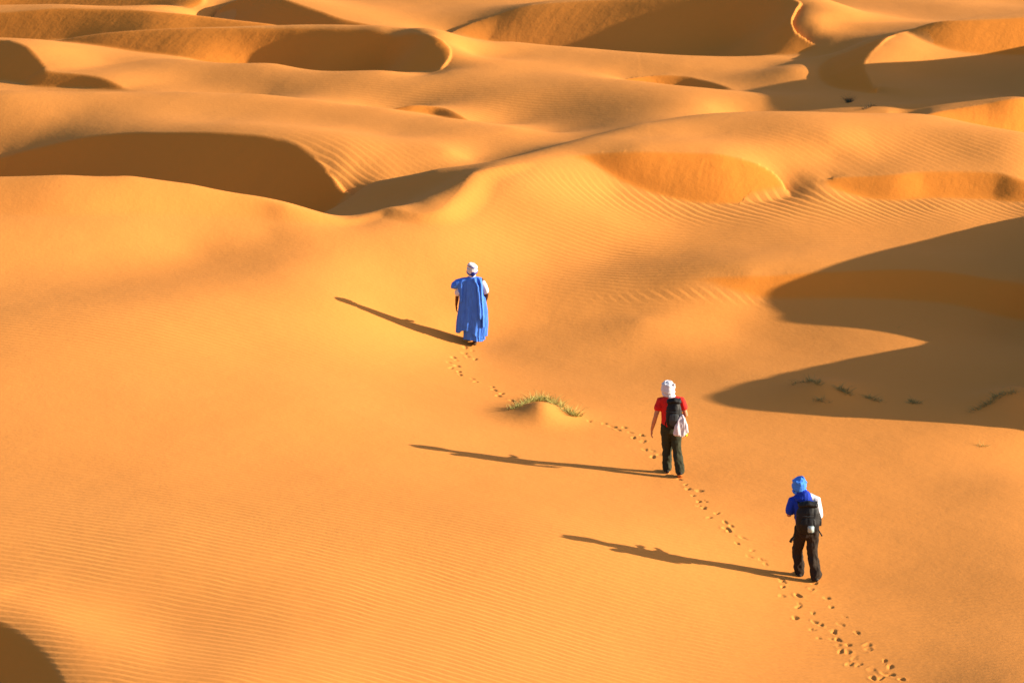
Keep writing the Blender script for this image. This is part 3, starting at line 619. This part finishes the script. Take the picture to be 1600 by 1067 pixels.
backpack(R2.location+K2*V((.05, -.075, .93)), 0, .30, .50, .20, 'small black backpack on the back of the person in red', M['pack_black'], M['pack_grey'], [[(-.13, -.06, .14, .01), (-.16, -.05, .05, .01), (-.15, -.05, -.03, .008)]])
jk = empty('jacket', R2.location+K2*V((.16, -.27, .80))); tag(jk, 'pale lilac jacket hanging off the black backpack of the person in red', 'jacket')
def jb(bm):
    tube(bm, [(.02, .03, .38), (.015, .01, .30), (-.01, -.01, .16), (-.035, -.01, .02)], [(.03, .03), (.07, .04), (.10, .045), (.105, .04)], 18)
    tube(bm, [(.06, .0, .30), (.085, -.01, .16), (.07, .0, .03)], [.04, .045, .045])
fuse('jacket_body', jb, M['lilac_cotton'], jk, crumple=.022, freq=14, stretch=(1.2, 1.2, .25))
def js(bm): tube(bm, [(.05, .02, .33), (.10, .0, .22), (.115, .0, .07)], [.03, .035, .03])
fuse('sleeve', js, M['lilac_cotton'], jk, crumple=.012, freq=14)
bo = empty('bottle', R2.location+K2*V((.262, -.2, .78))); tag(bo, 'small lime yellow bottle hanging below the lilac jacket', 'bottle')
bm = bmesh.new(); tube(bm, [(0, 0, .01), (0, 0, .09), (0, 0, .11)], [.026, .026, .014]); finish('bottle_body', bm, M['lime'], bo)
bm = bmesh.new(); tube(bm, [(0, 0, .115), (0, 0, .135)], [.016, .015]); finish('cap', bm, M['pack_black'], bo)

# ------------------------------------------------------------------ the last walker, in blue
g = on_ground(1259, 903)
K1 = 1.055; R1 = empty('person', (g[0], g[1], g[2]-.05)); R1.scale = (K1,)*3; tag(R1, 'person in a dark blue shirt and light blue head wrap, last of the three', 'person', 'three walkers crossing the dunes')
J1 = dict(head=V((-.125, .12, 1.565)), neck=V((-.06, .06, 1.43)), waist=V((-.01, -.01, 1.0)), pelvis=V((.0, -.02, .88)), sh_l=V((-.235, .06, 1.335)), el_l=V((-.29, .02, 1.10)), wr_l=V((-.27, .22, 1.12)), hd_l=V((.3, 1, .1)),
          sh_r=V((.135, .04, 1.345)), el_r=V((.19, .02, 1.10)), wr_r=V((.08, .24, 1.08)), hd_r=V((-.7, .7, 0)), hp_l=V((-.09, -.01, .87)), hp_r=V((.095, -.02, .87)), kn_l=V((-.13, .13, .48)), kn_r=V((.10, -.01, .47)), an_l=V((-.095, .14, .115)), an_r=V((.155, -.13, .115)), lift_r=.3)
human(R1, J1, M['fair_skin']); trousers(R1, J1, M['brown_cotton'], fat=1.0, cuff=.088, crumple=.018)
boots(R1, J1, M['boot_dark'], None)
shirt(R1, J1, M['royal_blue'], sl=.68, fat=1.0, arms='l'); 
def ws(bm):
    c, sh, el, wr = J1['neck'], J1['sh_r'], J1['el_r'], J1['wr_r']
    tube(bm, [c+V((.11, -.01, -.02)), sh, sh*.5+el*.5, el, el*.5+wr*.5], [.06, .085, .082, .075, .06])
fuse('sleeve', ws, M['white_cotton'], R1, crumple=.01, freq=12)['label'] = 'white right sleeve'
def tb1(bm):
    h = J1['head']
    ball(bm, h+V((0, -.005, .02)), (.115, .127, .11)); ball(bm, h+V((0, -.005, .09)), (.085, .09, .045))
    for z, r1, t in ((.095, .075, (.25, -.3)), (.055, .096, (-.1, .35)), (.01, .10, (.3, -.2)), (-.035, .096, (.1, .25)), (-.075, .085, (.35, -.15))): hoop(bm, h+V((0, -.005, z)), r1, .026, t, sq=(1, 1.1))
    tube(bm, [h+V((-.06, -.03, .09)), h+V((.02, -.05, .125)), h+V((.10, -.03, .07))], [.03, .04, .03])
tw = fuse('head_wrap', tb1, M['sky_scarf'], R1, voxel=.009, iters=2, crumple=.009, freq=17)
def sc(bm):
    h, c = J1['head'], J1['neck']
    tube(bm, [h+V((0, -.03, -.09)), c+V((0, -.02, .0)), c+V((0, -.03, -.05))], [.085, (.12, .09), (.17, .10)]); tube(bm, [c+V((-.12, -.03, -.03)), c+V((.0, -.07, -.08)), c+V((.12, -.03, -.03))], [.05, .05, .045])
fuse('scarf', sc, M['royal_blue'], R1, crumple=.012, freq=14)['label'] = 'royal blue scarf over the shoulders'
backpack(R1.location+K1*V((.0, -.085, .89)), 0, .415, .48, .21, 'black backpack with a pale grey panel and dangling straps, worn by the last walker', M['pack_black'], M['pack_black'],
  [[(-.19, -.05, .12, .012), (-.205, -.05, -.03, .012), (-.215, -.05, -.09, .016), (-.26, -.05, -.155, .026), (-.285, -.05, -.20, .026)], [(.17, -.06, .06, .01), (.21, -.06, -.02, .010), (.25, -.06, -.09, .014)], [(.19, -.05, .3, .02), (.205, -.06, .2, .035), (.2, -.06, .1, .04)]],
  panel=((.045, -.253, .085), (.11, .02, .12)))

# ------------------------------------------------------------------ plants
def leaf_mat(name, a, b_):
    m, nt, b = mat(name); oi = node(nt, 'ShaderNodeTexCoord').outputs['Object']; n = noise(nt, oi, 9, 3)
    mx = node(nt, 'ShaderNodeMix', data_type='RGBA'); nt.links.new(n, mx.inputs['Factor']); mx.inputs['A'].default_value = (*a, 1); mx.inputs['B'].default_value = (*b_, 1)
    nt.links.new(mx.outputs['Result'], b.inputs['Base Color']); b.inputs['Roughness'].default_value = .8; return m
STRAW = leaf_mat('straw_grass', (.25, .225, .04), (.44, .40, .11)); GREEN = leaf_mat('green_grass', (.11, .12, .035), (.26, .24, .085)); SHADE_GREEN = leaf_mat('shade_green_shrub', (.012, .016, .006), (.03, .036, .012))  # last one: green darkened to stand in for the far hollow's shade
def clump(parent, loc, n, length, spread, m, width=.012, lean=(0, 0), name='clump'):
    bm = bmesh.new()
    for _ in range(n):
        a = random.uniform(0, 6.283); r = random.uniform(0, spread); p = V((math.cos(a)*r, math.sin(a)*r, -.02)); L_ = length*(random.uniform(.35, 1.0) if random.random() < .8 else random.uniform(1.0, 1.7))
        d = V((math.cos(a)*random.uniform(.1, .9)+lean[0], math.sin(a)*random.uniform(.1, .9)+lean[1], 1)).normalized(); s_ = d.cross(V((random.uniform(-1, 1), random.uniform(-1, 1), .1))).normalized()
        prev = None
        for k in range(4):
            t = k/3; q = p+d*L_*t+V((d.x, d.y, 0))*L_*t*t*.5-V((0, 0, 1))*L_*t*t*.25; w_ = width*(1-t*.8)
            cur = (bm.verts.new(q-s_*w_/2), bm.verts.new(q+s_*w_/2))
            if prev: bm.faces.new((prev[0], prev[1], cur[1], cur[0]))
            prev = cur
    o = finish(name, bm, m, parent, smooth=False); o.location = loc; return o
def plant(label, spots_, m, length, n, spread, cat='grass tuft', name='grass_tuft', group=None, width=.012, lean=(0, 0)):
    pts = [on_ground(*q[:2]) for q in spots_]; c = pts[len(pts)//2]
    o = empty(name, c); tag(o, label, cat, group)
    for q, p in zip(spots_, pts):
        k = q[2] if len(q) > 2 else 1.0
        clump(o, V(p)-V(c), int(n*k), length*random.uniform(.8, 1.1)*(.6+.4*k), spread, m, width, lean)['kind'] = 'stuff'
    return o
plant('yellow green grass tussock crowning the sand mound between the walkers', [(800,639,.5),(806,637,.6),(812,634,.8),(818,631,1),(824,629,1),(831,627,1.1),(838,626,1.1),(845,625,1.2),(852,625,1.2),(858,627,1),(864,629,1),(870,632,1),(876,636,1),(882,641,1),(888,645,1.2),(893,648,1.3),(898,650,1.2),(902,650,.7)], STRAW, .18, 70, .10, 'tussock', 'grass_tussock', width=.009)
G_ = 'small tufts in the big shadow on the right'
T_ = dict(group=G_, width=.008)
plant('thin green tuft at the left end of the row in the shadow', [(1240,601,.5),(1247,598,.8),(1255,597,.7),(1262,597,.5)], GREEN, .13, 34, .09, **T_)
plant('green tuft on top of the low mound in the shadow', [(1266,595,.9),(1271,596,1),(1277,598,1),(1282,601,.6)], GREEN, .15, 40, .08, **T_)
plant('green tuft below the low mound, nearest the lower shadow edge', [(1276,625,.7),(1282,624,.9),(1287,626,.8),(1294,629,.4)], GREEN, .12, 34, .08, **T_)
plant('bushy green tuft right of the low mound, second in the row', [(1311,606,.7),(1315,609,1),(1319,611,1.1),(1324,614,1),(1328,617,.5)], GREEN, .15, 42, .07, **T_)
plant('green tuft in the middle of the row in the shadow', [(1355,621,.6),(1360,622,1),(1365,624,1.1),(1371,626,.8),(1378,628,.4)], GREEN, .14, 40, .07, **T_)
plant('round dark green tuft standing alone in the shadow', [(1423,630,.9),(1427,628,1.1),(1431,630,1),(1435,631,.6)], GREEN, .14, 44, .06, **T_)
plant('long green tuft climbing the mound near the right edge', [(1516,643,.4),(1524,640,.6),(1531,637,.8),(1537,634,.9),(1543,631,.9),(1549,627,1),(1555,622,1),(1561,619,1),(1568,616,.9),(1576,615,.8),(1583,614,.6)], GREEN, .16, 38, .08, **T_)
plant('faint tuft in the sunlit sand below the big shadow', [(1529,697,.6),(1533,696,.8),(1537,697,.5)], STRAW, .12, 22, .07, width=.008)
plant('tiny pale tuft at the tip of the shadow notch', [(1393,510,.5),(1399,511,.4)], STRAW, .09, 16, .06, width=.007)
plant('shade-toned lone shrub in the far shaded hollow, top right', [(1326,158,1.2),(1327,160,1),(1325,161,.8)], SHADE_GREEN, .2, 60, .04, 'shrub', 'desert_shrub', width=.010)
plant('low shade-toned plant beside the lone shrub in the far hollow', [(1350,171,.5),(1355,169,.6),(1360,167,.6),(1365,166,.4)], SHADE_GREEN, .15, 40, .07, 'shrub', 'desert_shrub', width=.009)

bpy.data.scenes.remove(BENCH)
print('grid', NX, NY, NX*NY*2, 'controls', N)
